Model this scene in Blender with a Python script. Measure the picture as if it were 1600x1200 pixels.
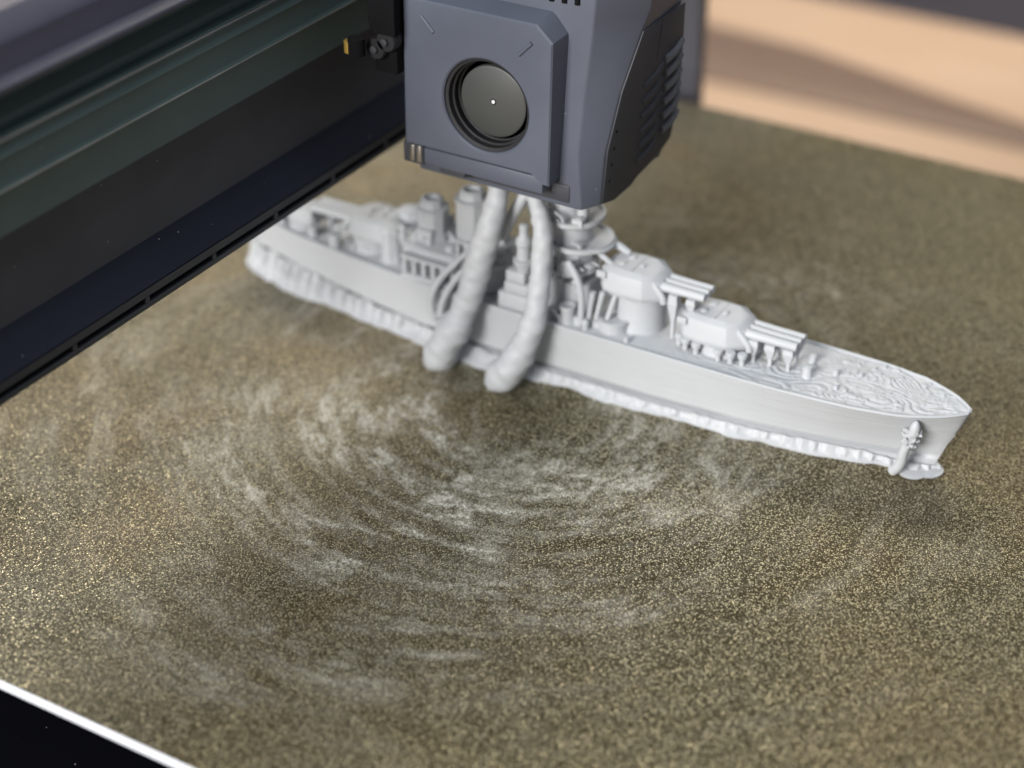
import bpy, bmesh, math, random
import numpy as np
from mathutils import Vector

for o in list(bpy.data.objects):
    bpy.data.objects.remove(o)
random.seed(7)
scene = bpy.context.scene
COL = scene.collection

# ------------------------------------------------------------------ frame of reference
# everything is drawn in millimetres; OX, OY put the middle of the build plate at the world origin
OX, OY = 460.0, 254.0
def W(x, y, z):
    return Vector(((x - OX) * .001, (y - OY) * .001, z * .001))

# ------------------------------------------------------------------ camera
cam_d = bpy.data.cameras.new('camera')
cam = bpy.data.objects.new('camera', cam_d)
COL.objects.link(cam)
cam.location = W(0, 0, 322)
cam.rotation_euler = (math.radians(90 - 32.2), 0, math.radians(30.6 - 90))
cam_d.sensor_width = 36
cam_d.lens = 36 * 2935 / 1600
cam_d.clip_start = .01
cam_d.clip_end = 50
cam_d.dof.use_dof = True
cam_d.dof.focus_distance = .530
cam_d.dof.aperture_fstop = 6.0
cam_d.dof.aperture_blades = 0
scene.camera = cam

# ------------------------------------------------------------------ world and lamps
world = bpy.data.worlds.new('World')
scene.world = world
world.use_nodes = True
bgn = world.node_tree.nodes['Background']
bgn.inputs[0].default_value = (.80, .86, 1.0, 1)
bgn.inputs[1].default_value = .21

def area(name, pos, target, size, watts, col, size_y=None):
    d = bpy.data.lights.new(name, 'AREA')
    d.energy = watts
    d.color = col
    d.size = size
    if size_y:
        d.shape = 'RECTANGLE'
        d.size_y = size_y
    o = bpy.data.objects.new(name, d)
    COL.objects.link(o)
    o.location = pos
    o.rotation_euler = (Vector(target) - Vector(pos)).to_track_quat('-Z', 'Y').to_euler()
    return o
area('window_lamp', (-1.85, .24, .78), (0, 0, .03), .9, 63, (1, .985, .97), .7)
area('ceiling_lamp', (-.1, -.45, 1.9), (0, 0, 0), 1.0, 9, (.76, .88, 1))
area('far_window_lamp', (1.5, .85, 1.6), (0, 0, 0), 2.0, 32, (1, .91, .76), .6)
area('table_fill_lamp', (.85, .1, .75), (.80, .09, -.2), .25, .7, (1, .90, .80)).data.spread = math.radians(62)  # unseen fill light, added to brighten the table behind the plate

scene.view_settings.view_transform = 'Standard'
scene.view_settings.look = 'None'
scene.view_settings.exposure = 0
scene.view_settings.gamma = 1
scene.view_settings.use_curve_mapping = False
scene.render.engine = 'CYCLES'
scene.cycles.use_denoising = True
scene.cycles.max_bounces = 6

# ------------------------------------------------------------------ materials
class NT:
    """tiny helper round a node tree"""
    def __init__(s, name):
        s.m = bpy.data.materials.new(name)
        s.m.use_nodes = True
        s.t = s.m.node_tree
        s.b = s.t.nodes['Principled BSDF']
    def n(s, typ, **kw):
        nd = s.t.nodes.new(typ)
        for k, v in kw.items():
            setattr(nd, k, v)
        return nd
    def l(s, a, b):
        s.t.links.new(a, b)
    def put(s, sock, v):
        if hasattr(v, 'is_output') or isinstance(v, bpy.types.NodeSocket):
            s.l(v, sock)
        else:
            sock.default_value = v
    def math(s, op, a, b=None, clamp=False):
        nd = s.n('ShaderNodeMath', operation=op, use_clamp=clamp)
        s.put(nd.inputs[0], a)
        if b is not None:
            s.put(nd.inputs[1], b)
        return nd.outputs[0]
    def mix(s, f, a, b, blend='MIX'):
        nd = s.n('ShaderNodeMix', data_type='RGBA', blend_type=blend)
        s.put(nd.inputs[0], f); s.put(nd.inputs[6], a); s.put(nd.inputs[7], b)
        return nd.outputs[2]
    def coord(s):
        return s.n('ShaderNodeTexCoord').outputs['Object']
    def geo(s):
        return s.n('ShaderNodeNewGeometry').outputs['Position']
    def mapping(s, v, scale=(1, 1, 1), loc=(0, 0, 0)):
        nd = s.n('ShaderNodeMapping')
        s.l(v, nd.inputs[0]); nd.inputs[1].default_value = loc; nd.inputs[3].default_value = scale
        return nd.outputs[0]
    def noise(s, v, scale, detail=3, rough=.55, dist=0):
        nd = s.n('ShaderNodeTexNoise')
        s.l(v, nd.inputs['Vector'])
        nd.inputs['Scale'].default_value = scale
        nd.inputs['Detail'].default_value = detail
        nd.inputs['Roughness'].default_value = rough
        nd.inputs['Distortion'].default_value = dist
        return nd.outputs[0]
    def ramp(s, v, stops):
        nd = s.n('ShaderNodeValToRGB')
        s.l(v, nd.inputs[0])
        e = nd.color_ramp.elements
        while len(e) < len(stops):
            e.new(.5)
        for el, (p, c) in zip(e, stops):
            el.position = p
            el.color = c if len(c) == 4 else (*c, 1)
        return nd.outputs[0]
    def remap(s, v, a, b, c=0, d=1):
        nd = s.n('ShaderNodeMapRange')
        s.l(v, nd.inputs[0])
        for i, q in enumerate((a, b, c, d)):
            nd.inputs[i + 1].default_value = q
        return nd.outputs[0]
    def bump(s, h, dist, strength=1.0, normal=None):
        nd = s.n('ShaderNodeBump')
        nd.inputs['Strength'].default_value = strength
        nd.inputs['Distance'].default_value = dist
        s.l(h, nd.inputs['Height'])
        if normal is not None:
            s.l(normal, nd.inputs['Normal'])
        return nd.outputs[0]
    def set(s, **kw):
        for k, v in kw.items():
            s.put(s.b.inputs[k.replace('_', ' ')], v)

def rgb(r, g, b):
    return (r, g, b, 1)

def moulded(name, col, rough=.45, grain=.00004, dust=.25, spec=.5, metallic=0.0, vary=.12):
    """moulded or anodised surface: fine grain, faint mottling, sparse dust specks"""
    k = NT(name)
    p = k.geo()
    mott = k.noise(p, 22, 4)
    c = k.mix(k.remap(mott, .3, .7, 0, 1), rgb(*[q * (1 - vary) for q in col]), rgb(*[q * (1 + vary) for q in col]))
    dn = k.n('ShaderNodeTexVoronoi', feature='F1')
    k.l(p, dn.inputs['Vector']); dn.inputs['Scale'].default_value = 260
    sp = k.math('LESS_THAN', dn.outputs['Distance'], .055)
    rnd = k.n('ShaderNodeSeparateColor'); k.l(dn.outputs['Color'], rnd.inputs[0])
    sp = k.math('MULTIPLY', sp, k.math('GREATER_THAN', rnd.outputs[0], 1 - dust * .5))
    c = k.mix(k.math('MULTIPLY', sp, .55), c, rgb(.6, .6, .6))
    g = k.noise(p, 5200, 2)
    k.set(Base_Color=c, Metallic=metallic, Normal=k.bump(g, grain, .6))
    k.set(Roughness=k.remap(k.noise(p, 60, 3), .3, .7, rough - .06, rough + .08))
    k.b.inputs['Specular IOR Level'].default_value = spec
    return k.m

M = {}
M['head'] = moulded('blue_grey_plastic', (.079, .089, .116), .44, dust=.5)
M['vent'] = moulded('charcoal_plastic', (.046, .048, .057), .55, dust=.15, spec=.35)
M['fin'] = moulded('charcoal_fin_plastic', (.105, .107, .12), .5, dust=.1)
M['black'] = moulded('black_plastic', (.012, .012, .014), .5, dust=.25)
M['void'] = moulded('matt_black', (.005, .005, .006), .9, dust=0, spec=.15)
M['base'] = moulded('black_base_plastic', (.002, .0022, .004), .8, dust=.8, spec=.06)
M['hub'] = moulded('fan_hub_plastic', (.050, .052, .049), .5, dust=.05, vary=.05)
M['rail'] = moulded('green_anodised_aluminium', (.085, .122, .115), .6, dust=.3, metallic=.1, spec=.35)
M['panel'] = moulded('graphite_panel', (.078, .079, .088), .6, dust=.5, spec=.3)
M['flange'] = moulded('navy_black_flange', (.015, .017, .028), .55, dust=.8, spec=.25)
M['strip'] = moulded('dark_grey_strip', (.034, .035, .040), .5, dust=.2)
M['cover'] = moulded('aubergine_grey_cover', (.062, .062, .090), .42, dust=.8)
M['highlight'] = moulded('rail_highlight_grey', (.34, .35, .33), .4, dust=0, metallic=.4, vary=.4)  # pale grey for the highlights painted along the rail
M['brass'] = moulded('brass', (.80, .52, .13), .35, dust=0, metallic=.7)
M['steel'] = moulded('steel', (.45, .43, .40), .3, dust=0, metallic=1)
M['post'] = moulded('grey_aluminium', (.13, .13, .15), .4, dust=0, metallic=.3)
M['edge'] = moulded('bright_steel_edge', (.70, .72, .76), .5, dust=0, vary=.03)
M['dot'] = moulded('white_mark', (.8, .8, .78), .5, dust=0)

def plastic_print(name):
    """light grey printed plastic with its layer lines"""
    k = NT(name)
    p = k.geo()
    base = (.505, .520, .535)
    c = k.mix(k.noise(p, 90, 4), rgb(*[q * .95 for q in base]), rgb(*[min(1, q * 1.04) for q in base]))
    # layer lines, uneven from layer to layer
    lay = k.noise(k.mapping(p, (30, 30, 1100)), 1, 3, .7)
    nrm = k.bump(k.noise(p, 700, 3, .7), .00012, .6, k.bump(lay, .00030, .55))
    k.set(Base_Color=c, Roughness=.52, Normal=nrm)
    k.b.inputs['Subsurface Weight'].default_value = .06
    k.b.inputs['Subsurface Radius'].default_value = (.0012, .0011, .001)
    return k.m
M['print'] = plastic_print('light_grey_printed_plastic')

def plate_material():
    k = NT('gold_flake_coating')
    p = k.geo()
    def cells(sc, loc):
        v = k.n('ShaderNodeTexVoronoi', feature='F1')
        k.l(k.mapping(p, (1, 1, .0), loc), v.inputs['Vector'])
        v.inputs['Scale'].default_value = sc
        s = k.n('ShaderNodeSeparateColor'); k.l(v.outputs['Color'], s.inputs[0])
        return v, s
    v1, s1 = cells(2050, (0, 0, 0))
    v2, s2 = cells(3100, (.3, .1, 0))
    blob = k.remap(v1.outputs['Distance'], .34, .56, 1, 0)
    f1 = k.math('MULTIPLY', k.remap(s1.outputs[0], .52, .80, 0, 1), blob)
    f2 = k.math('MULTIPLY', k.remap(s2.outputs[1], .60, .95, 0, .7), k.remap(v2.outputs['Distance'], .25, .55, 1, 0))
    flake = k.math('MAXIMUM', f1, f2)
    att = k.n('ShaderNodeAttribute', attribute_name='residue').outputs['Fac']
    tint = k.n('ShaderNodeAttribute', attribute_name='tint').outputs['Fac']
    dark = k.mix(tint, rgb(.052, .042, .019), rgb(.098, .066, .026))
    bright = k.mix(tint, rgb(.96, .86, .56), rgb(.97, .77, .40))
    c = k.mix(flake, dark, bright)
    # dried wipe marks: a pale chalky film, broken up by the texture below it
    brk = k.remap(k.noise(p, 950, 4, .75), .38, .62, .25, 1.1)
    film = k.math('MULTIPLY', k.math('MULTIPLY', att, brk), 1.0, True)
    c = k.mix(film, c, k.mix(flake, rgb(.62, .59, .50), rgb(.97, .94, .85)))
    # every flake leans its own way
    ctr = k.n('ShaderNodeVectorMath', operation='SUBTRACT')
    k.l(v1.outputs['Color'], ctr.inputs[0]); ctr.inputs[1].default_value = (.5, .5, .5)
    scl = k.n('ShaderNodeVectorMath', operation='SCALE'); k.l(ctr.outputs[0], scl.inputs[0]); scl.inputs['Scale'].default_value = .7
    g = k.n('ShaderNodeNewGeometry')
    add = k.n('ShaderNodeVectorMath', operation='ADD'); k.l(scl.outputs[0], add.inputs[0]); k.l(g.outputs['Normal'], add.inputs[1])
    nz = k.n('ShaderNodeVectorMath', operation='NORMALIZE'); k.l(add.outputs[0], nz.inputs[0])
    k.set(Base_Color=c, Normal=nz.outputs[0])
    k.set(Metallic=k.math('MULTIPLY', k.math('SUBTRACT', 1, film), .55))
    k.b.inputs['Specular IOR Level'].default_value = .25
    k.set(Roughness=k.remap(flake, 0, .6, 0.58, .31))
    return k.m
M['plate'] = plate_material()

def wood(name, a, b, scale=30):
    k = NT(name)
    p = k.geo()
    n = k.noise(k.mapping(p, (scale, scale * .12, scale)), 1, 5, .6, .6)
    n = k.math('ADD', k.math('MULTIPLY', n, .6), k.math('MULTIPLY', k.noise(p, 5, 2), .4))
    k.set(Base_Color=k.mix(k.remap(n, .3, .7), rgb(*a), rgb(*b)), Roughness=.5)
    return k.m
M['desk'] = wood('tan_wood', (.46, .31, .20), (.55, .39, .27))
M['table_shade'] = wood('shadow_brown', (.155, .10, .07), (.21, .14, .10))  # dark brown of the strip that replaces a shadow
M['floor'] = wood('grey_floor', (.17, .14, .15), (.23, .19, .20), 8)

# ------------------------------------------------------------------ mesh helpers (mm in, metres out)
def V(bm, x, y, z):
    return bm.verts.new((x, y, z))

def box(bm, x0, x1, y0, y1, z0, z1):
    v = [V(bm, x, y, z) for z in (z0, z1) for (x, y) in ((x0, y0), (x1, y0), (x1, y1), (x0, y1))]
    for f in ((0, 3, 2, 1), (4, 5, 6, 7), (0, 1, 5, 4), (1, 2, 6, 5), (2, 3, 7, 6), (3, 0, 4, 7)):
        bm.faces.new([v[i] for i in f])

def loft(bm, rings, cap=True, closed=True):
    rv = [[V(bm, *p) for p in r] for r in rings]
    n = len(rv[0])
    for a, b in zip(rv, rv[1:]):
        for i in range(n if closed else n - 1):
            j = (i + 1) % n
            bm.faces.new((a[i], a[j], b[j], b[i]))
    if cap:
        bm.faces.new(list(reversed(rv[0])))
        bm.faces.new(rv[-1])
    return rv

def lathe(bm, cx, cy, prof, n=32, axis='z', sx=1, sy=1, cap=True):
    """prof = [(radius, height)...]; axis z: round (cx, cy); axis x: round (y=cx, z=cy) along x"""
    rings = []
    for r, h in prof:
        ring = []
        for i in range(n):
            a = 2 * math.pi * i / n
            if axis == 'z':
                ring.append((cx + sx * r * math.cos(a), cy + sy * r * math.sin(a), h))
            else:
                ring.append((h, cx + r * math.cos(a), cy + r * math.sin(a)))
        rings.append(ring)
    loft(bm, rings, cap)

def catmull(pts, n=10):
    P = [np.array(p, float) for p in pts]
    P = [2 * P[0] - P[1]] + P + [2 * P[-1] - P[-2]]
    out = []
    for i in range(1, len(P) - 2):
        for k in range(n):
            t = k / n
            a, b, c, d = P[i - 1:i + 3]
            out.append(.5 * (2 * b + (c - a) * t + (2 * a - 5 * b + 4 * c - d) * t * t + (3 * b - a - 3 * c + d) * t ** 3))
    out.append(P[-2])
    return out

def tube(bm, pts, n=14, sub=10, ring=0, lump=0):
    """pts = [(x, y, z, r)...] smooth tapered tube; ring = height of ring-like swellings"""
    C = catmull(pts, sub) if sub > 1 else [np.array(p, float) for p in pts]
    rings = []
    a = None
    s = 0
    for i, c in enumerate(C):
        t = C[min(i + 1, len(C) - 1)][:3] - C[max(i - 1, 0)][:3]
        t /= np.linalg.norm(t) + 1e-9
        if a is None:
            a = np.cross(t, np.array([.31, .9, .2]))
            if np.linalg.norm(a) < .2:
                a = np.cross(t, np.array([1.0, 0, .2]))
        a = a - t * np.dot(a, t); a /= np.linalg.norm(a) + 1e-9
        b = np.cross(t, a)
        if i:
            s += np.linalg.norm(c[:3] - C[i - 1][:3])
        r = c[3] * (1 + ring * (math.sin(s * 1.1) + .8 * math.sin(s * .43 + 1) + 1.6 * max(0, math.sin(s * .33 + 2)) ** 12))
        lp = lambda q: 1 if not lump else 1 + lump * (math.sin(2 * q + s * .55) + .8 * math.sin(3 * q - s * .9 + 1) + .7 * math.sin(q + s * 1.7) + .5 * math.sin(s * 5.2))
        rings.append([tuple(c[:3] + r * lp(q) * (math.cos(q) * a + math.sin(q) * b)) for q in (2 * math.pi * j / n for j in range(n))])
    loft(bm, rings)

def prism_x(bm, poly, x0, x1):
    """poly of (y, z) extruded along x"""
    loft(bm, [[(x0, y, z) for y, z in poly], [(x1, y, z) for y, z in poly]])

def prism_z(bm, poly, z0, z1):
    loft(bm, [[(x, y, z0) for x, y in poly], [(x, y, z1) for x, y in poly]])

ORIGIN = {}
def new_bm():
    return bmesh.new()

def link(name, bm, mat, parent=None, bevel=0, seg=2, smooth=False, origin=None, angle=35):
    """one bmesh becomes one mesh object; a child is drawn about its thing's base"""
    bmesh.ops.recalc_face_normals(bm, faces=bm.faces[:])
    if bevel:
        es = [e for e in bm.edges if len(e.link_faces) == 2 and e.calc_face_angle(0) > math.radians(28)]
        bmesh.ops.bevel(bm, geom=es, offset=bevel, segments=seg, affect='EDGES', profile=.5, clamp_overlap=True)
    if parent is not None:
        o0 = ORIGIN[parent.name]
    else:
        if origin is None:
            c = [v.co for v in bm.verts]
            origin = (sum(v.x for v in c) / len(c), sum(v.y for v in c) / len(c), min(v.z for v in c))
        o0 = origin
    for v in bm.verts:
        v.co = ((v.co.x - o0[0]) * .001, (v.co.y - o0[1]) * .001, (v.co.z - o0[2]) * .001)
    me = bpy.data.meshes.new(name)
    bm.to_mesh(me)
    bm.free()
    me.materials.append(M[mat])
    if smooth or bevel:
        for p in me.polygons:
            p.use_smooth = True
        try:
            me.set_sharp_from_angle(angle=math.radians(angle))
        except Exception:
            pass
    o = bpy.data.objects.new(name, me)
    COL.objects.link(o)
    if parent is not None:
        o.parent = parent
    else:
        o.location = W(*o0)
    ORIGIN[o.name] = o0
    return o

def tag(o, label=None, cat=None, group=None, kind=None):
    for k, v in (('label', label), ('category', cat), ('group', group), ('kind', kind)):
        if v:
            o[k] = v
    return o

def thing(name, base, label, cat, group=None):
    o = bpy.data.objects.new(name, None)
    o.empty_display_size = .01
    COL.objects.link(o)
    o.location = W(*base)
    ORIGIN[o.name] = base
    return tag(o, label, cat, group)

def part(name, mat, parent, fn, *a, bevel=0, smooth=False, seg=2, angle=35, label=None, **kw):
    bm = new_bm()
    fn(bm, *a, **kw)
    o = link(name, bm, mat, parent, bevel, seg, smooth, angle=angle)
    if label:
        o['label'] = label
    return o

# ------------------------------------------------------------------ desk and floor
TZ = -200.0          # the desk lies well below the plate
bm = new_bm(); box(bm, -1100, 1317, -1600, 2500, TZ - 30, TZ)
tag(link('table_top', bm, 'desk'), kind='structure')
bm = new_bm(); box(bm, -3500, 6000, -5000, 6000, -900, -880)
tag(link('floor', bm, 'floor'), kind='structure')
bm = new_bm(); prism_z(bm, [(1127, 70), (1128, 300), (1124, 700), (1190, 700), (1222, 560), (1214, 470), (1192, 390), (1165, 290), (1150, 180), (1140, 70)], TZ + .4, TZ + 2.2)  # thin brown strip laid in place of a shadow on the table
tag(link('table_shadow_strip', bm, 'table_shade', bevel=.5), 'blurred brown strip standing in for a shadow on the tan table behind the plate', 'shadow strip')

# ------------------------------------------------------------------ printer base below the plate
base = thing('printer_base', (330, 254, -200), 'black printer base under the near corner of the gold build plate', 'printer base')
part('base_housing', 'base', base, box, 60, 560, 60, 470, -200, -42, bevel=3)
part('bed_carriage', 'void', base, box, 300, 640, 90, 420, -42, -4)

# ------------------------------------------------------------------ build plate with its gold flake coating
plate = thing('build_plate', (460, 254, 0), 'gold flecked textured build plate smeared with pale wipe marks', 'build plate')
bm = new_bm(); box(bm, 250, 670, 44, 464, -3.4, -.25)
link('steel_sheet', bm, 'edge', plate, bevel=.35)

def vnoise(x, y, seed):
    r = np.random.RandomState(seed)
    G = r.rand(256, 256)
    xi = np.floor(x).astype(int); yi = np.floor(y).astype(int)
    fx = x - xi; fy = y - yi
    fx = fx * fx * (3 - 2 * fx); fy = fy * fy * (3 - 2 * fy)
    g = lambda a, b: G[a % 256, b % 256]
    return (g(xi, yi) * (1 - fx) + g(xi + 1, yi) * fx) * (1 - fy) + (g(xi, yi + 1) * (1 - fx) + g(xi + 1, yi + 1) * fx) * fy
def fbm(x, y, seed, o=4):
    s = 0; a = .5; t = 0
    for i in range(o):
        s = s + a * vnoise(x * 2 ** i + 11.3 * i, y * 2 ** i + 5.1 * i, seed + i); t += a; a *= .55
    return s / t

def coating():
    n = 601
    gx = np.linspace(250.2, 669.8, n); gy = np.linspace(44.2, 463.8, n)
    X, Y = np.meshgrid(gx, gy, indexing='ij')
    co = np.zeros((n * n, 3), np.float32)
    co[:, 0] = (X.ravel() - 460) * .001
    co[:, 1] = (Y.ravel() - 254) * .001
    i = np.arange(n * n).reshape(n, n)
    quads = np.stack([i[:-1, :-1], i[1:, :-1], i[1:, 1:], i[:-1, 1:]], -1).reshape(-1, 4)
    me = bpy.data.meshes.new('flake_coating')
    me.vertices.add(n * n); me.vertices.foreach_set('co', co.ravel())
    me.loops.add(quads.size); me.loops.foreach_set('vertex_index', quads.ravel())
    me.polygons.add(len(quads)); me.polygons.foreach_set('loop_start', np.arange(0, quads.size, 4))
    me.update(); me.validate()
    # wiping marks run in arcs round one spot in front of the ship
    dx, dy = X - 430, Y - 248
    wob = 10 * (fbm(X / 40, Y / 40, 3) - .5)
    r = np.hypot(dx, dy) + wob
    th = np.arctan2(dy, dx)
    arc = fbm(r / 5.5 + 40, th * 5.0 + 40, 21, 4)
    fine = fbm(r / 1.1 + 40, th * 16 + 40, 31, 4)
    patch = fbm(X / 26 + 9, Y / 26 + 3, 41, 3)
    env = np.exp(-((r - 58) / 42) ** 2) * .95 + .22 * np.exp(-((r - 140) / 45) ** 2)
    res = 1.0 * np.clip((arc - .47) * 4.5, 0, 1) * (.45 + .8 * np.clip((fine - .35) * 2.2, 0, 1)) * np.clip((patch - .30) * 2.6, 0, 1.2) * env
    # the larger smears
    for (px, py, rad, tan, amp) in ((383, 271, 4.5, 15, .75), (374, 240, 6, 20, .40), (397, 221, 5, 10, .35), (412, 205, 7, 13, .62),
                                    (353, 246, 5, 6, .40), (356, 174, 6, 22, .42), (382, 296, 7, 12, .50), (414, 281, 6, 14, .42),
                                    (404, 262, 4, 22, .42), (318, 205, 2, 26, .12), (276, 250, 5, 16, .20), (404, 303, 8, 22, .34),
                                    (345, 215, 9, 40, .20), (420, 185, 8, 30, .28), (430, 168, 5, 40, .25), (545, 205, 12, 22, .28),
                                    (541, 233, 10, 14, .22), (360, 320, 12, 40, .22), (300, 230, 8, 60, .16), (440, 205, 5, 14, .35)):
        pr = math.hypot(px - 430, py - 248); pt = math.atan2(py - 248, px - 430)
        dth = (th - pt + math.pi) % (2 * math.pi) - math.pi
        g = np.exp(-((r - pr) / rad) ** 2 - (dth * pr / tan) ** 2)
        res = res + 1.35 * amp * g * (.1 + 1.5 * np.clip((fine - .32) * 2.4, 0, 1)) * np.clip(2.6 * fbm(X / 3, Y / 3, 77, 3) - .55, 0, 1.4)
    # thin separate streaks left by the cloth, each a short arc with its own centre
    rs = np.random.RandomState(12)
    grain = fbm(X / 1.6 + 3, Y / 1.6, 301, 2)
    for k in range(120):
        cx, cy = 430 + rs.normal(0, 3.5), 248 + rs.normal(0, 3.5)
        R0 = 22 + 100 * rs.rand() ** 1.7
        t0 = math.radians(rs.uniform(120, 320)); span = rs.uniform(.12, .55)
        wd = rs.uniform(.7, 2.2)
        rr_ = np.hypot(X - cx, Y - cy); tt = (np.arctan2(Y - cy, X - cx) - t0 + math.pi) % (2 * math.pi) - math.pi
        res = res + rs.uniform(.08, .38) * np.exp(-((rr_ - R0 - 2.5 * tt) / wd) ** 2 - (tt / span) ** 4) * np.clip(grain * 2.2 - .35, 0, 1.2) * math.exp(-max(0, R0 - 55) / 60)
    res = 1.15 * res + .16 * np.clip((Y - 255) / 60, 0, 1) * (.5 + fbm(X / 14, Y / 14, 61, 3)) + .03 * np.clip((fbm(X / 60, Y / 60, 55) - .4) * 3, 0, 1)
    tint = np.clip((fbm(X / 45 + 4, Y / 45 + 8, 91, 3) - .35) * 2.2, 0, 1) * np.clip((Y - 200) / 120, .25, 1)
    for nm, arr in (('residue', np.clip(res * np.clip((Y - 120) / 95, .45, 1.05), 0, 1)), ('tint', tint)):
        a = me.attributes.new(nm, 'FLOAT', 'POINT')
        a.data.foreach_set('value', arr.ravel().astype(np.float32))
    me.materials.append(M['plate'])
    o = bpy.data.objects.new('flake_coating', me)
    COL.objects.link(o)
    o.parent = plate
    return o
coating()

# ------------------------------------------------------------------ gantry
GK = 1.05   # the beam hangs a little farther off than the head's own left edge
GX0, GX1 = 130, 688
def gprism(bm, poly, x0, x1):
    prism_x(bm, [(y * GK, 322 + (z - 322) * GK) for y, z in poly], x0, x1)
def gbox(bm, x0, x1, y0, y1, z0, z1):
    box(bm, x0, x1, y0 * GK, y1 * GK, 322 + (z0 - 322) * GK, 322 + (z1 - 322) * GK)
gantry = thing('gantry_beam', (400, 327, 53), 'dark horizontal gantry beam with green rail crossing above the plate', 'gantry')
part('rail', 'rail', gantry, gprism, [
    (305.0, 114.3), (305.0, 125.2), (304.3, 125.5), (304.3, 125.9), (305.0, 126.6), (305.0, 133.2), (304.4, 133.5), (304.4, 133.8), (305.5, 134.7),
    (305.5, 136.6), (304.7, 136.9), (305.7, 138.2), (308.6, 138.5), (308.6, 140.4), (309.0, 140.9), (312.4, 143.0), (312.6, 143.4), (312.6, 147.0), (311.6, 147.4), (311.6, 150.5), (328, 150.5), (328, 114.3)], GX0, GX1, bevel=.12, seg=1)
for z in (125.75, 137.55):  # pale bars that paint the light caught along the rail's ridges
    part('edge_highlight', 'highlight', gantry, gbox, GX0, GX1, 304.15 if z < 130 else 304.75, 305.2 if z < 130 else 305.6, z - .16, z + .2)
part('back_panel', 'panel', gantry, gbox, GX0, GX1, 312.0, 315.0, 86.0, 114.2)
part('lower_flange', 'flange', gantry, gprism, [(312.0, 86.4), (303.4, 79.4), (303.4, 78.9), (312, 78.9), (314.9, 85.9)], GX0, GX1)
strip = part('slotted_strip', 'strip', gantry, gprism, [(303.0, 79.3), (303.0, 76.9), (306.5, 76.9), (306.5, 78.8), (303.3, 78.8)], GX0, GX1, bevel=.12, seg=1)
part('lower_lip', 'strip', strip, gprism, [(303.0, 75.0), (303.0, 73.5), (307.5, 73.3), (307.5, 75.0)], GX0, GX1, bevel=.12, seg=1)
part('slot_back', 'void', strip, gbox, GX0, GX1, 304.4, 306.0, 75.1, 76.8)
for i in range(20):
    x = (181.0 + 28.3 * i) * GK
    if x < GX1 - 5:
        part('slot_tab', 'strip', strip, gbox, x, x + 1.5, 303.05, 304.3, 75.05, 76.85)
part('top_cover', 'cover', gantry, gprism, [
    (300.2, 150.9), (299.9, 152.0), (300.4, 152.4), (303.6, 153.2), (304.0, 160.2), (305.2, 161.8), (309.0, 165.4), (334, 171.5), (334, 150.9)], GX0, GX1, bevel=.35)
post = thing('upright_post', (695, 338, -200), 'blurred grey upright post behind the print head beside the plate', 'post')
part('post_profile', 'post', post, box, 691, 699, 315.5, 362, -200, 300, bevel=2)
part('post_groove', 'void', post, box, 690.4, 694, 331, 339, -190, 299)

# ------------------------------------------------------------------ print head
head = thing('print_head', (458, 262, 66), 'blue grey print head with round fan opening hanging above the ship', 'print head')
def head_body(bm):
    L = [(70, 234.8, 443, 231.6), (88, 236.2, 440.6, 229.2), (106, 234.6, 443.5, 226.6), (124, 232.6, 451.4, 224.1), (129, 232.2, 455, 223.3), (152, 230.5, 449, 219)]
    rings = []
    for z, yc, xb, yb in L:
        rings.append([(437, 291.5, z), (437, yc, z), (xb, yb, z), (478, yb + .6, z), (484, 291.5, z)])
    loft(bm, rings)
body = part('body', 'head', head, head_body, bevel=.7, seg=3)

# fan panel with its round opening
FC = (263.4, 99.6)
def fan_panel(bm):
    front = [(291.2, 128.0), (246.4, 128.0), (241.2, 123.3), (241.6, 101), (242.0, 79.0), (243.7, 79.0), (243.9, 81.7), (291.8, 81.7)]
    back = [(291.8, 130.0), (244.6, 130.0), (239.8, 124.3), (240.9, 101), (242.2, 77.8), (243.9, 77.8), (244.0, 81.5), (291.8, 81.5)]
    # front face: outline to circle
    n = 96
    R = 15.2
    def hit(poly, a):
        dx, dy = math.cos(a), math.sin(a)
        best = None
        for (x0, y0), (x1, y1) in zip(poly, poly[1:] + poly[:1]):
            ex, ey = x1 - x0, y1 - y0
            den = dx * ey - dy * ex
            if abs(den) < 1e-9:
                continue
            t = ((x0 - FC[0]) * ey - (y0 - FC[1]) * ex) / den
            u = ((x0 - FC[0]) * dy - (y0 - FC[1]) * dx) / den
            if t > 0 and -1e-6 <= u <= 1 + 1e-6 and (best is None or t > best):
                best = t
        return (FC[0] + dx * best, FC[1] + dy * best)
    angs = sorted([2 * math.pi * i / n for i in range(n)] + [math.atan2(z - FC[1], y - FC[0]) % (2 * math.pi) for y, z in front])
    A = []
    for a in angs:
        if not A or a - A[-1] > 1e-4:
            A.append(a)
    ring = lambda r, x: [(x, FC[0] + r * math.cos(a), FC[1] + r * math.sin(a)) for a in A]
    inset = [(y + (FC[0] - y) * .02, z + (FC[1] - z) * .02) for y, z in front]
    out_f = [(430.0, *hit(inset, a)) for a in A]
    out_e = [(430.5, *hit(front, a)) for a in A]
    out_b = [(437.3, *hit(back, a)) for a in A]
    loft(bm, [out_b, out_e, out_f, ring(R, 430.0), ring(R - .25, 430.06), ring(R - .75, 430.5), ring(R - .8, 433.0)], cap=False)
panel = part('fan_panel', 'head', head, fan_panel, smooth=True, angle=14)
fan = part('fan_frame', 'black', head, lathe, FC[0], FC[1], [(14.35, 431.2), (13.4, 431.4), (13.3, 433.4), (12.7, 433.5), (12.7, 435.8), (12.2, 435.9), (12.2, 436.7), (14.4, 436.8)], n=72, axis='x', cap=False, smooth=True)
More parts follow.
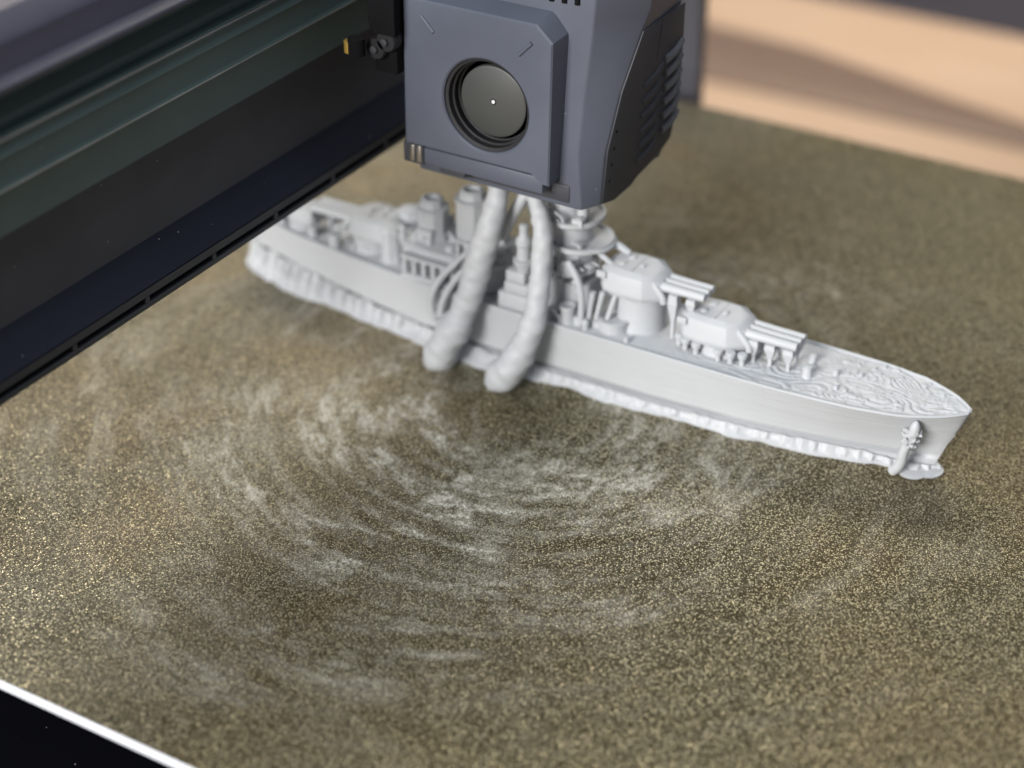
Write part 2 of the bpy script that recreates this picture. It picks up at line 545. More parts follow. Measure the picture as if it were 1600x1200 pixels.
part('fan_recess', 'void', fan, lathe, FC[0], FC[1], [(12.2, 436.2), (.2, 436.2), (.2, 436.6), (12.2, 436.6)], n=48, axis='x')
hub = part('fan_hub', 'hub', fan, lathe, FC[0], FC[1] - .2, [(.05, 434.4), (10.4, 434.4), (11.0, 434.7), (11.1, 436.1)], n=72, axis='x', smooth=True)
part('hub_mark', 'dot', fan, lathe, FC[0] - .2, FC[1] - .1, [(.02, 434.15), (.5, 434.2), (.6, 434.45)], n=16, axis='x', smooth=True)
part('hub_mark_ring', 'void', fan, lathe, FC[0] - .2, FC[1] - .1, [(.5, 434.37), (.85, 434.3), (.95, 434.42)], n=20, axis='x', smooth=True)
for (a, b) in (((284.8, 123.2), (280.7, 118.9)), ((247.8, 122.4), (252.1, 118.0))):
    part('corner_mark', 'head', panel, tube, [(430.0, a[0], a[1], .7), (430.0, b[0], b[1], .7)], n=8, sub=4, smooth=True)
part('bottom_lip', 'head', head, box, 430.6, 440, 244.4, 285.5, 75.8, 81.1, bevel=.4)
part('lip_gap', 'void', head, box, 431.6, 440, 243.2, 291.0, 80.5, 82.2)
part('lower_duct', 'vent', head, box, 436.5, 470, 238.5, 280, 71.5, 77.5, bevel=.8)
part('corner_fillet', 'vent', head, lathe, 440.5, 240.6, [(3.0, 71.0), (3.2, 73), (3.2, 79)], n=20, smooth=True)
# connector below the panel's left corner
conn = part('cable_connector', 'vent', head, box, 431.5, 440, 286.3, 293.5, 74.6, 81.2, bevel=.4)
for y in (287.7, 290.1):
    part('contact_pin', 'steel', conn, box, 430.9, 433, y - .85, y + .85, 75.5, 81.0, bevel=.3)
part('wire_clip', 'vent', head, box, 432, 438, 272, 281, 73.4, 75.9, bevel=.3)
for i, (y, z) in enumerate(((245.5, 134.2), (241.4, 134.4), (237.3, 134.6))):
    part('vent_slot', 'void', head, tube, [(437.05, y, z - 1.2, .9), (437.05, y, z + 1.6, .9)], n=10, sub=2, smooth=True)

# dark vent cover on the right side
def ycov(z):
    return 231.6 - (z - 70) * .1407
def cover_side(bm):
    P = [(443.6, 70.2), (441.2, 89), (444.2, 107), (451.9, 123.4), (478.5, 123.4), (483.5, 106), (488.0, 89), (487, 75), (481.5, 72.6), (480.5, 70.6), (478.2, 71.4), (466.5, 70.0), (462, 68.3), (452, 68.0)]
    loft(bm, [[(x, ycov(z) + 6, z) for x, z in P], [(x, ycov(z) - .35, z) for x, z in P]])
cover = part('vent_cover', 'vent', head, cover_side, bevel=.35)
def louvre(bm, x0, z0, x1, z1, r, proud=.15):
    tube(bm, [(x0, ycov(z0) - proud, z0, r), ((x0 + x1) / 2 + .5, ycov((z0 + z1) / 2) - proud - .3, (z0 + z1) / 2 - .5, r), (x1, ycov(z1) - proud, z1, r * .8)], n=8, sub=4)
for i in range(6):
    z = 107.6 - 5.2 * i
    x = 471.0 + 1.3 * i
    part('louvre', 'fin', cover, louvre, x, z, x + 9.8, z + 3.0, 1.4, .3, smooth=True)
for i in range(6):
    z = 105.2 - 5.4 * i
    x = 458.5 + 1.0 * i
    part('louvre_slat', 'vent', cover, louvre, x, z - 1.6, x + 11.5, z + 2.0, .95, .1, smooth=True)
for i in range(4):
    z = 94.2 - 5.6 * i
    part('screw_hole', 'void', cover, tube, [(443.6 + .3 * i + 1.0, ycov(z) - .32, z, .55), (443.6 + .3 * i + 1.0, ycov(z) - .50, z, .45)], n=10, sub=1)
part('seam', 'void', cover, tube, [(463.5, ycov(123) - .33, 123, .10), (464.6, ycov(112) - .33, 112, .10), (465.3, ycov(109) - .33, 109, .10)], n=6, sub=3)

# carriage plate, rollers and brass nut between head and beam
carr = part('carriage_plate', 'void', head, lambda bm: prism_x(bm, [(290.5, 150), (290.5, 117), (297.3, 117), (299.6, 119.2), (300, 121.5), (300, 150)], 424.5, 427.5), bevel=.4)
part('carriage_arm', 'void', carr, box, 427.6, 450, 292, 300, 104, 150, bevel=.5)
for (y, z) in ((294.2, 115.0), (298.0, 112.0)):
    w = part('roller', 'black', head, lathe, y, z, [(1.0, 425.0), (3.0, 425.0), (3.4, 425.6), (3.4, 428.6), (3.0, 429.4), (1, 429.4)], n=28, axis='x', smooth=True)
    part('roller_bolt', 'strip', w, lathe, y, z, [(.3, 423.9), (1.2, 424.0), (1.3, 425.2)], n=6, axis='x')
part('brass_nut', 'brass', head, lambda bm: lathe(bm, 421.5, 304.2, [(1.2, 110.8), (1.9, 111.1), (1.9, 114.6), (1.3, 114.9)], n=20), smooth=True)
part('nut_collar', 'void', head, lambda bm: lathe(bm, 421.5, 302.0, [(1.3, 110.4), (2.6, 110.6), (2.6, 115.8), (1.6, 116.0)], n=20), smooth=True)
part('nozzle', 'brass', head, lathe, 463, 262, [(.5, 66), (3, 68.5), (3, 71.8)], n=16)

# ------------------------------------------------------------------ the printed ship
SX = 463.0
ship = thing('printed_battleship', (SX, 250, 0), 'light grey printed battleship gripped by tentacles on the build plate', 'ship model')
BOWP = [(0, 127.2), (3.9, 126.1), (10, 123.9), (16.3, 120.8), (23.4, 118.1)]
def interp(x, tab):
    return float(np.interp(x, [a for a, b in tab], [b for a, b in tab]))
DECK = [(0, 0), (.006, .16), (.023, .39), (.045, .59), (.068, .75), (.12, .90), (.18, .955), (.23, .98), (.35, 1), (.6, .99), (.68, .93), (.79, .74), (.89, .52), (.966, .27), (1, 0)]
WLN = [(0, 0), (.006, .05), (.023, .11), (.045, .20), (.068, .29), (.12, .50), (.18, .70), (.23, .82), (.35, .98), (.6, 1), (.68, .93), (.79, .72), (.89, .46), (.966, .2), (1, 0)]
US = sorted(set([0, .003, .006, .012, .023, .034, .045, .056, .068, .085, .10, .12, .15, .18] + list(np.linspace(.2, .9, 42)) + [.92, .94, .955, .966, .98, .99, 1]))
def smooth_tab(tab):
    xs = np.linspace(0, 1, 401)
    ys = np.interp(np.sqrt(xs) if False else xs, [a for a, b in tab], [b for a, b in tab])
    k = np.array([1, 2, 3, 2, 1]) / 9
    ys2 = np.convolve(np.pad(ys, 2, mode='edge'), k, 'valid')
    ys2[0] = 0; ys2[-1] = 0
    return lambda u: float(np.interp(u, xs, ys2))
fD, fW = smooth_tab(DECK), smooth_tab(WLN)
def sheer(u):
    return 22.0 + 1.5 * max(0, 1 - u / .25) ** 1.5 + .5 * max(0, (u - .8) / .2)
def hull_pt(u, z, side, lay=0):
    zt = sheer(u)
    v = min(1, z / zt)
    yb = interp(z * 23.4 / zt, BOWP)
    y = yb + u * (384 - 3 * (1 - v) - yb)
    h = 14.2 * fW(u) * (1 - v ** 1.6) + 16.2 * fD(u) * v ** 1.6
    h = max(0, h + lay)
    return (SX + side * h, y, z)
ZL = list(np.arange(0, 21.7, .3))
LAY = [(-2.2 if 3.9 < z < 5.4 else 0) + .08 * (random.random() - .5) for z in ZL] + [0]
def skirt_h(y):
    return 3.8 + (1.6 * max(0, min(1, (y - 262) / 40)) + 6.0 * max(0, (y - 300) / 84) ** 1.1)
def hull(bm):
    rings = []
    for u in US:
        zt = sheer(u)
        lv = [z * (zt / 22.0) for z in ZL] + [zt]
        e = min(1, 30 * min(u, 1 - u))
        gu = np.interp(u, [0, .62, .8, 1], [0, .0, 4, 8])
        ly = [(l if abs(l) < .4 else l * (gu < 1)) * e for l in LAY]
        if u > .62:
            yy = 118 + u * 266
            ly = [q - 2.6 * min(1, (u - .62) / .06) * e if z < skirt_h(yy) - .3 else q for q, z in zip(ly, lv)]
        rings.append([hull_pt(u, z, -1, q) for z, q in zip(lv, ly)] + [hull_pt(u, z, 1, q) for z, q in zip(reversed(lv), reversed(ly))])
    rv = [[V(bm, *p) for p in r] for r in rings]
    for a, b in zip(rv, rv[1:]):
        for i in range(len(a) - 1):
            if i != len(a) // 2 - 1:
                bm.faces.new((a[i], a[i + 1], b[i + 1], b[i]))
    bmesh.ops.remove_doubles(bm, verts=bm.verts[:], dist=.01)
hullo = part('hull', 'print', ship, hull, smooth=True, angle=80)
def deck(bm):
    """upper skin with the raised tool paths, coarse swirls at the bow and calm lines amidships"""
    us = np.concatenate([np.linspace(0, .40, 380), np.linspace(.403, 1, 180)])
    ts = np.linspace(0, 1, 91)
    P = np.zeros((len(us), len(ts), 3))
    for i, u in enumerate(us):
        z = sheer(u) - .45
        a, b = hull_pt(u, z, -1), hull_pt(u, z, 1)
        P[i, :, 0] = a[0] + (b[0] - a[0]) * ts
        P[i, :, 1] = a[1]
        P[i, :, 2] = z
    X, Y = P[:, :, 0], P[:, :, 1]
    bow = np.clip((198 - Y) / 55, 0, 1)
    edge = np.abs(X - SX)
    swirl = fbm(X / 10 + 3, Y / 22 + 7, 201, 2)
    calm = np.abs(np.sin(math.pi * (X / 1.6 + 4 * fbm(X / 30, Y / 30, 207, 2)))) ** .7
    loops = np.abs(np.sin(math.pi * (swirl * 15 + edge / 1.9 + Y / 30))) ** .7
    mixm = np.clip((214 - Y) / 16, 0, 1)
    line = calm * (1 - mixm) + loops * mixm
    lump = fbm(X / 1.3, Y / 1.3, 231, 3)
    blob = np.clip((fbm(X / 2.2 + 5, Y / 2.2, 251, 2) - .66) * 6, 0, 1)
    amp = .20 + .16 * mixm + .16 * bow
    P[:, :, 2] += amp * (line - .55) + (.06 + .34 * bow) * (lump - .5) + .5 * blob * np.clip(bow * 1.3, .12, 1)
    vs = [[V(bm, *P[i, k]) for k in range(len(ts))] for i in range(len(us))]
    for a, b in zip(vs, vs[1:]):
        for k in range(len(ts) - 1):
            bm.faces.new((a[k], a[k + 1], b[k + 1], b[k]))
decko = part('deck', 'print', ship, deck, smooth=True, angle=180)
def rim(bm):
    for s in (-1, 1):
        pts = []
        for u in US[1:-1]:
            p = hull_pt(u, sheer(u), s)
            pts.append((p[0] - s * .25, p[1], p[2] - .12 + .12 * (random.random() - .5), .42 + .1 * random.random()))
        tube(bm, pts, n=8, sub=1)
part('deck_rim', 'print', ship, rim, smooth=True)

# wave skirt round the waterline: bumpy, low at the bow, high columns of spray at the stern
def skirt(bm):
    us = np.concatenate([np.linspace(0, .05, 40), np.linspace(.052, .95, 460), np.linspace(.952, 1, 40)])
    path = [(u, -1) for u in us] + [(u, 1) for u in us[::-1]]
    P = [np.array(hull_pt(u, 3, s)) for u, s in path]
    n = len(P)
    hs = skirt_h
    rr = np.random.RandomState(4)
    G = rr.rand(4000)
    def n1(t, sd=0):
        i = math.floor(t); f = t - i; f = f * f * (3 - 2 * f)
        return G[(i + sd * 517) % 4000] * (1 - f) + G[(i + 1 + sd * 517) % 4000] * f
    NR = []
    for i, p in enumerate(P):
        a, b = P[(i - 1) % n], P[(i + 1) % n]
        t = (b - a)[:2]
        t = t / (np.hypot(*t) + 1e-9)
        nr = np.array([-t[1], t[0]])
        if (p[0] - SX) * nr[0] < 0 and abs(p[0] - SX) > .05:
            nr = -nr
        if abs(p[0] - SX) <= .05:
            nr = np.array([0, -1.0]) if p[1] < 250 else np.array([0, 1.0])
        NR.append(nr)
    for ends in range(110):
        NR = [(NR[i - 1] + NR[i] * 2 + NR[(i + 1) % n]) for i in range(n)]
        NR = [v / (np.hypot(*v) + 1e-9) for v in NR]
    rings = []
    s = 0
    for i, p in enumerate(P):
        nrm = NR[i]
        if i:
            s += np.hypot(*(p - P[i - 1])[:2])
        y = p[1]
        h = hs(y) * (.9 + .16 * n1(s / 2.2, 3)) - 1.6 * max(0, min(1, (150 - y) / 14))
        st = max(0, min(1, (y - 270) / 60))
        bz = max(0, 1 - abs(y - 271) / 24) if p[0] < SX else 0
        foot = 2.5 + 2.6 * bz ** .6 + 1.5 * (n1(s / 9, 1) - .4) + 1.2 * (n1(s / 3.5, 2) - .5) + 1.4 * st + 1.0 * max(0, 1 - abs(y - 136) / 9) - 1.2 * max(0, min(1, (130 - y) / 5))
        rib = (n1(s / (1.35 + .3 * st), 5) - .5) * (2.2 + .2 * st)
        rib2 = (n1(s / .8, 6) - .5) * .5
        col = abs(math.sin(math.pi * (s / 4.6 + .5 * n1(s / 7, 8)))) ** .55
        rib = rib - st * (1 - col) * 5.5
        low = -2.2 * st
        q = lambda off, z: (p[0] + nrm[0] * off, p[1] + nrm[1] * off, z)
        rings.append([q(-1, .02), q(foot, .02), q(foot + .05, .55), q(foot - .55, .95),
                      q(max(.5 + low, foot * .62 + rib + rib2), h * .38), q(max(.4 + low, foot * .45 + rib * 1.1 - rib2), h * .62),
                      q(max(.35 + low, foot * .34 + rib * .8), h * .84), q(1.0 + .2 * rib, h), q(.5, h - .1), q(-.6, h - 1.8)])
    rv = [[V(bm, *p) for p in r] for r in rings]
    m = len(rv[0])
    for i in range(n):
        a, b = rv[i], rv[(i + 1) % n]
        for k in range(m - 1):
            bm.faces.new((a[k], a[k + 1], b[k + 1], b[k]))
part('wave_skirt', 'print', ship, skirt, smooth=True, angle=60)

# turrets
def turret_house(bm, yc, z0, h, L, w, f):
    """f = -1: guns towards the bow; plan drawn with the muzzle at +"""
    P = [(-.50, .30), (-.40, .46), (-.10, .50), (.22, .48), (.46, .26), (.46, -.26), (.22, -.48), (-.10, -.50), (-.40, -.46), (-.50, -.30)]
    lo = [(SX + b * w * .95, yc + f * a * L * .97, z0) for a, b in P]
    mid = [(SX + b * w, yc + f * a * L, z0 + h * .18) for a, b in P]
    up = [(SX + b * w * .93, yc + f * a * L * (.93 if a > 0 else .98), z0 + h * (.74 if a > .3 else .88)) for a, b in P]
    top = [(SX + b * w * .66, yc + f * (a * L * .74 - .02 * L), z0 + h * (.92 if a > .3 else 1.0)) for a, b in P]
    loft(bm, [lo, mid, up, top])
def turret(yc, z0, h, L, w, f, gl, gz, barb_r, deck_z, tilt=0.0):
    t = part('turret', 'print', ship, turret_house, yc, z0, h, L, w, f, bevel=.3, angle=18)
    part('barbette', 'print', t, lathe, SX, yc + f * 1.0, [(barb_r * 1.04, deck_z), (barb_r, deck_z + .6), (barb_r, z0 - .7), (barb_r * 1.06, z0 - .4), (barb_r * 1.06, z0 + .05)], n=36, smooth=True)
    y0 = yc + f * L * .36
    for dx in (-3.1, 0, 3.1):
        part('gun_barrel', 'print', t, tube, [(SX + dx, y0, gz, 1.55), (SX + dx, y0 + f * gl * .5, gz + tilt * .5, 1.4), (SX + dx, y0 + f * gl, gz + tilt, 1.3)], n=12, sub=4, ring=.015, smooth=True)
    for dx in (-6.0, 6.0):
        part('gun_cheek', 'print', t, tube, [(SX + dx * .8, yc + f * L * .30, z0 + h * .76, 1.15), (SX + dx * .86, yc + f * L * .47, z0 + h * .30, 1.05), (SX + dx * .84, yc + f * L * .5, z0 + h * .05, 1.1)], n=10, sub=5, smooth=True)
    for dx in (-.46, .46):
        part('rangefinder', 'print', t, box, SX + dx * w - .7, SX + dx * w + .7, yc - f * L * .42 - 1.6, yc - f * L * .42 + 1.6, z0 + h * .62, z0 + h * .88, bevel=.2)
    for (a, b, q) in ((-.22, -.14, 1.1), (-.18, .16, 1.3), (.06, -.05, .9)):
        part('roof_hatch', 'print', t, lathe, SX + b * w, yc + f * a * L, [(q, z0 + h * .95), (q, z0 + h + .45), (q * .5, z0 + h + .6)], n=8)
    part('roof_seam', 'print', t, box, SX - w * .34, SX + w * .34, yc - f * L * .02 - .2, yc - f * L * .02 + .2, z0 + h * .9, z0 + h + .18)
    return t
tA = turret(198.6, 25.2, 8.6, 23.5, 17.2, -1, 17.8, 30.4, 7.8, 21.5)
tB = turret(227.4, 33.4, 8.8, 22.0, 17.6, -1, 16.0, 38.4, 8.0, 21.5)
tC = turret(327, 27.0, 8.2, 20, 16.0, 1, 17, 31.5, 7.0, 21.7)
tD = turret(357, 24.2, 6.5, 13, 10.0, 1, 10, 27.6, 4.6, 21.7)
# printed props left under the guns
def prop(bm, x, y, z0, z1, r=1.6):
    loft(bm, [[(x + q * math.cos(a), y + q * math.sin(a), z) for a in (math.pi / 4 + k * math.pi / 2 for k in range(4))] for q, z in ((r * .45, z0), (r * .5, z0 + (z1 - z0) * .35), (r * 1.5, z0 + (z1 - z0) * .8), (r * 1.3, z1))])
for y in (186.0, 180.5, 174.5):
    for dx in (-3.4, 2.5):
        part('gun_prop', 'print', tA, prop, SX + dx, y, 21.5, 29.3, 1.6)
for y in (213.5, 207.5):
    part('gun_prop', 'print', tB, prop, SX - 3.6, y, 30 if y < 210 else 21.5, 37.2, 1.5)
for (x, y) in ((455.2, 207), (454.4, 203), (454.4, 195.5), (454.7, 191.5), (455.6, 188), (457, 210)):
    part('deck_bollard', 'print', ship, lathe, x, y, [(.9, 21.7), (.85, 23.6), (1.5, 24.2), (1.6, 25.4), (1.2, 25.7)], n=12, smooth=True)
for (x, y, r, h) in ((455.4, 232.0, 4.8, 4.0), (451.5, 246.5, 2.4, 6.0), (449.6, 224.6, .9, 1.6), (459.4, 168.2, 1.6, 3.6), (464.5, 161, 1.0, 1.6), (457, 158, .8, 1.2), (467, 154, .8, 1.3), (468, 170, 1.3, 2.6)):
    part('deck_tub', 'print', ship, lathe, x, y, [(r, 21.6), (r, 21.7 + h * .7), (r * 1.12, 21.7 + h * .8), (r * 1.12, 21.7 + h), (r * .8, 21.75 + h), (r * .75, 21.2 + h)] if r > 2 else [(r * 1.1, 21.7), (r, 22), (r * .9, 21.7 + h), (r * .3, 22 + h)], n=24, smooth=True, angle=40)
for (x, y, dx) in ((452.3, 236.8, 1.0), (453.4, 233.5, 3.4), (452.0, 239.2, -.6)):
    part('turret_strut', 'print', tB, tube, [(x, y, 25.2, .8), (x + dx * .4, y - .6, 29, .8), (x + dx, y - 1.6, 34.8, .95)], n=8, sub=3, smooth=True)

# conning tower amidships, cut off at the layer being printed
tow = part('conning_tower', 'print', ship, lambda bm: loft(bm, [[(SX + a * 8.2, 251 + b * 8.6, z) for a, b in ((-1, -.55), (-.6, -1), (.6, -1), (1, -.55), (1, 1.6), (-1, 1.6))] for z in (21.6, 33.0)]), bevel=.3)
def disc(bm, y, z, r, h, sx=1.0):
    lathe(bm, SX - .6, y, [(r * .78, z - 1.4), (r, z), (r * 1.02, z + h), (r * .93, z + h), (r * .9, z + h * .5), (r * .6, z + h * .4)], n=40, sx=sx)
for (y, z, r, h) in ((251.5, 36.0, 9.4, 1.5), (248.5, 45.4, 10.6, 1.7), (251.0, 53.4, 10.0, 1.6)):
    part('platform', 'print', tow, disc, y, z, r, h, smooth=True, angle=40)
part('tower_tier', 'print', tow, lambda bm: lathe(bm, SX - .4, 252, [(8.0, 36.5), (8.0, 45)], n=8), bevel=.3)
part('tower_tier', 'print', tow, lambda bm: lathe(bm, SX - .6, 252.5, [(7.8, 45.9), (7.5, 52.6)], n=28), smooth=True)
part('tower_tier', 'print', tow, lambda bm: lathe(bm, SX - .6, 254, [(5.6, 53.9), (5.4, 65.5)], n=28), smooth=True)
part('tower_post', 'print', tow, lambda bm: lathe(bm, SX - 3.5, 246.2, [(1.9, 53.9), (1.8, 60.5), (1.2, 61)], n=16), smooth=True)
for (x, y) in ((454.4, 255.5), (454.0, 248.2)):
    part('gun_box', 'print', tow, box, x - 1.0, x + 4, y - 2.4, y + 2.4, 37.2, 41.6, bevel=.4)
for (x, y) in ((455.2, 257), (454.6, 251), (455.4, 245.5)):
    part('platform_bracket', 'print', tow, prop, x, y, 30.5, 35.2, 1.3)
for (y0, y1, x) in ((258.5, 261.5, 452.2),):
    part('tower_strut', 'print', tow, tube, [(x + 1, y0 - 2.0, 35, .95), (x, y0 + .2, 29, .95), (x - 1.2, y1, 22, .95)], n=10, sub=4, smooth=True)
part('tower_strut', 'print', tow, tube, [(452.8, 247.4, 42.4, 1.0), (451.6, 243.8, 38.5, 1.1), (451.4, 241.8, 32.5, 1.1), (451.6, 241.8, 22, 1.05)], n=10, sub=6, smooth=True)
part('wing_gun', 'print', tow, tube, [(460, 240.5, 44.2, 1.0), (459, 237.5, 43.2, .9), (459.5, 235.5, 41.8, .8)], n=8, sub=4, smooth=True)
part('wing_gun', 'print', tow, tube, [(466, 241, 44.6, 1.3), (466, 237, 44.8, 1.3), (466.5, 233.0, 43.0, 1.0)], n=8, sub=4, smooth=True)
part('wing_rail', 'print', tow, tube, [(455.0, 241.5, 46.6, .8), (458.0, 238.6, 46.0, .8), (463, 237.5, 45.8, .8), (468, 239, 45.8, .8)], n=8, sub=4, smooth=True)
# small stepped tower between the two thick tentacles
st = part('stepped_tower', 'print', ship, lambda bm: box(bm, 448.6, 457, 258.6, 270.5, 21.5, 27.5), bevel=.4)
for (x0, x1, y0, y1, z0, z1) in ((449.2, 456, 260.0, 268.6, 27.6, 31.2), (449.8, 455.5, 261.5, 268.4, 31.3, 35.0)):
    part('step', 'print', st, box, x0, x1, y0, y1, z0, z1, bevel=.4)
part('turned_mast', 'print', st, lambda bm: lathe(bm, 452.4, 263.2, [(2.2, 35.1), (2.2, 36), (3.4, 38), (3.5, 39.2), (2.3, 39.5), (2.2, 44), (2.7, 44.6), (2.6, 46.2), (1.6, 47.4), (1.4, 49.4), (1.6, 50), (1.5, 51.2), (.6, 51.6)], n=18), smooth=True)
# deckhouse, funnels
dk = part('deckhouse', 'print', ship, lambda bm: loft(bm, [[(SX + a * 10.5, 293 + b * 21, z) for a, b in ((-.55, -1), (-1, -.72), (-1, .45), (-.82, .8), (-.4, 1), (.4, 1), (.82, .8), (1, .45), (1, -.72), (.55, -1))] for z in (21.6, 31.0)]), bevel=.4)
part('deckhouse_roof', 'print', dk, lambda bm: loft(bm, [[(SX + a * 11.6, 293 + b * 22.5, z) for a, b in ((-.55, -1), (-1, -.72), (-1, .45), (-.82, .8), (-.4, 1), (.4, 1), (.82, .8), (1, .45), (1, -.72), (.55, -1))] for z in (31.1, 32.6)]), bevel=.3)
part('side_gallery', 'print', dk, lambda bm: box(bm, 448.8, 452.4, 288, 308, 21.6, 23.6), bevel=.3)
for i in range(6):
    y = 288.5 + 3.7 * i
    part('gallery_post', 'print', dk, box, 449.6, 451.6, y - .65, y + .65, 23.7, 28.6)
part('gallery_roof', 'print', dk, box, 449.2, 452.3, 287.5, 308.5, 28.7, 29.8, bevel=.2)
for (y, x, r, z0, z1) in ((288.0, SX - 1, 5.6, 32.5, 53.5), (303.5, SX - 1, 5.2, 32.5, 46.5)):
    f = part('funnel', 'print', ship, lambda bm: lathe(bm, x, y, [(r * 1.12, z0), (r * 1.12, z0 + 1.5), (r, z0 + 2), (r, z1 - 4.5), (r * 1.08, z1 - 4.0), (r * 1.08, z1 - 3.2), (r * .8, z1 - 2.8), (r * .74, z1 - .6), (r * .6, z1), (r * .45, z1), (r * .4, z1 - 1.2)], n=10), smooth=True, angle=30)
    part('funnel_foot', 'print', f, box, x - r * 1.25, x - r * .4, y - 3.4, y + 2.6, 32.7, 37.2, bevel=.6)
for (x, y, z, r, h) in ((458, 317.5, 21.6, 3.6, 13.5), (468, 316, 21.6, 3.8, 15.5), (470.5, 339, 21.6, 2.4, 8), (455.5, 339, 21.6, 2.0, 4.8), (458.0, 350, 21.6, 1.7, 3.8), (468, 349, 21.6, 1.8, 5.0), (461, 371, 21.6, 1.6, 3.2), (466, 366, 21.6, 1.4, 3.2)):
    part('vent_stack', 'print', ship, lathe, x, y, [(r * 1.15, z), (r, z + .6), (r, z + h * .7), (r * 1.2, z + h * .75), (r * 1.1, z + h * .95), (r * .5, z + h)], n=9, smooth=True, angle=30)

# small cast fittings crowding the superstructure
rf = random.Random(21)
def fitting(bm, x, y, z, kind, r, h):
    if kind == 0:
        box(bm, x - r, x + r, y - r * 1.3, y + r * 1.3, z, z + h)
    elif kind == 1:
        lathe(bm, x, y, [(r * 1.1, z), (r, z + h * .6), (r * 1.25, z + h * .7), (r * .8, z + h)], n=8)
    elif kind == 2:
        tube(bm, [(x, y, z, r * .5), (x - .3, y + .6, z + h * .6, r * .45), (x - 1.6, y + 2.2, z + h * 1.1, r * .35)], n=6, sub=2)
    else:
        box(bm, x - r * .8, x + r * .8, y - r, y + r, z, z + h * .6)
        tube(bm, [(x, y, z + h * .7, r * .35), (x - r * 1.6, y - r * 2.4, z + h * .9, r * .3)], n=6, sub=1)
spots = []
for k in range(34):      # on the deckhouse roof and round the funnels
    spots.append((SX + rf.uniform(-10, 9), rf.uniform(273, 314), 32.5, 3.4))
for k in range(26):      # aft deck
    y = rf.uniform(314, 374)
    w = 15 * fD((y - 118) / 266) - 2.5
    spots.append((SX + rf.uniform(-w, w), y, 21.3, 3.0))
for k in range(16):      # along the near side of the tower
    spots.append((rf.uniform(449.5, 455), rf.uniform(237, 262), 21.3, 3.2))
for k in range(14):      # on the tower platforms
    a = rf.uniform(2.2, 4.9)
    z, y = rf.choice(((37.0, 251.5), (46.2, 248.5), (54.2, 251.0)))
    spots.append((SX - .6 + 8.6 * math.cos(a), y + 8.6 * math.sin(a), z, 2.6))
for x, y, z, h in spots:
    part('fitting', 'print', ship, fitting, x, y, z, rf.randrange(4), rf.uniform(.7, 1.5), h * rf.uniform(.6, 1.5))
# tentacles
def tent(pts, n=18, ring=.03, nm='tentacle'):
    return part(nm, 'print', ship, tube, pts, n=n, sub=18, ring=ring, lump=.034, smooth=True, angle=70)
tent([(443.0, 286.5, .2, 3.4), (439.2, 286.8, 1.6, 5.0), (437.2, 285.6, 5.5, 5.5), (437.6, 282.8, 11.5, 5.0), (438.8, 280.2, 17.0, 5.2), (440.0, 278.6, 21.5, 4.3), (441.6, 276.0, 30, 4.4), (443.0, 274.2, 39, 4.5), (445.0, 271.4, 51, 4.1), (448.4, 270.6, 60, 3.5), (453.5, 273, 66, 3.0), (459, 277, 66.8, 2.6)], ring=.02)
tent([(442.5, 263.6, .2, 3.4), (438.6, 263.4, 1.6, 5.0), (436.8, 261.2, 5.4, 5.4), (437.6, 257.0, 12.0, 4.8), (440.0, 252.6, 25, 3.9), (442.6, 252.0, 36, 3.4), (445.2, 252.6, 46, 3.3), (447.4, 253.6, 54.5, 3.1), (450.6, 257.6, 60.5, 2.6), (455, 262.5, 65.5, 2.3), (460, 266, 66.6, 2.0)], ring=.02)
tent([(446, 290.5, 16.0, 1.0), (444.6, 292.0, 13.5, 1.4), (444.2, 293.4, 19, 1.35), (445.8, 291.5, 26, 1.25), (449.5, 286.5, 33, 1.1), (453, 283, 37, .9)], n=10, nm='thin_tentacle')
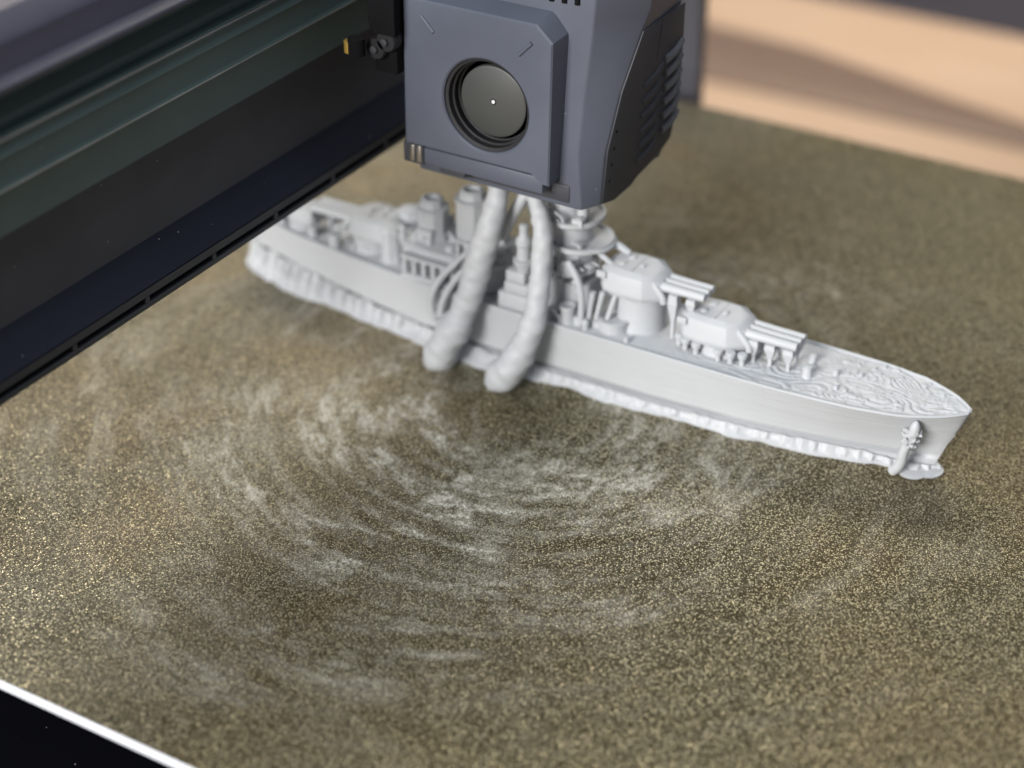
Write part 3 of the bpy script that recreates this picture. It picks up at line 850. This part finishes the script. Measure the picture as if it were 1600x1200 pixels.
tent([(445.0, 288.0, 12.5, 1.3), (444.0, 289.4, 17, 1.25), (445.0, 287.4, 24, 1.2), (448.5, 283.0, 32, 1.0), (453, 279, 37.5, .8)], n=10, nm='thin_tentacle')
tent([(453, 271, 44, 1.3), (454.0, 268.5, 52, 1.9), (456, 264.5, 60, 1.9), (460, 259.5, 65.8, 1.5)], n=12, nm='inner_tentacle')
tent([(479.5, 262, 2, 4.6), (482.0, 266, 14, 4.3), (480, 270, 32, 3.9), (475, 272, 48, 3.3), (468, 274, 60, 2.5), (463, 276, 65, 1.8)], nm='tentacle')

for (x, y, r, h) in ((462.0, 128.6, 4.8, .8), (459.0, 132.0, 4.6, .9), (464.6, 131.0, 4.6, .9)):
    part('bow_foot', 'print', ship, lathe, x, y, [(r, .02), (r * 1.02, .45), (r * .95, h * .6), (r * .6, h), (.1, h * 1.05)], n=24, smooth=True, angle=80)

# tentacle tip curling up the bow, with its ruffled collar and bulb
orn = part('bow_ornament', 'print', ship, tube, [(455.6, 137.0, .5, 1.7), (454.8, 135.4, 3.0, 1.65), (454.3, 134.4, 6.0, 1.6), (453.8, 134.0, 9.0, 1.5), (453.6, 133.2, 12.0, 1.4), (453.4, 132.0, 14.6, 1.2)], n=12, sub=6, smooth=True)
def ruffle(bm):
    for k in range(36):
        a = 2 * math.pi * k / 12 + random.random() * .5
        z = 12.0 + 2.1 * (k // 12) + random.random() * 1.4
        c = (453.3, 132.6 - .35 * (z - 12) / 2, z)
        tube(bm, [(c[0], c[1], c[2], .7), (c[0] + 1.5 * math.cos(a), c[1] + 1.7 * math.sin(a), c[2] + .5 * random.random(), .6), (c[0] + 1.9 * math.cos(a), c[1] + (2.1 + 1.2 * random.random()) * math.sin(a), c[2] + 1.6 * random.random(), .35)], n=6, sub=2)
part('ruffle', 'print', orn, ruffle, smooth=True)
part('bulb', 'print', orn, tube, [(453.0, 131.6, 15.4, 1.0), (452.8, 131.4, 17.4, 1.55), (452.8, 131.2, 19.6, 1.5), (452.8, 131.1, 21.2, .9), (452.8, 131.1, 21.8, .2)], n=12, sub=5, smooth=True)
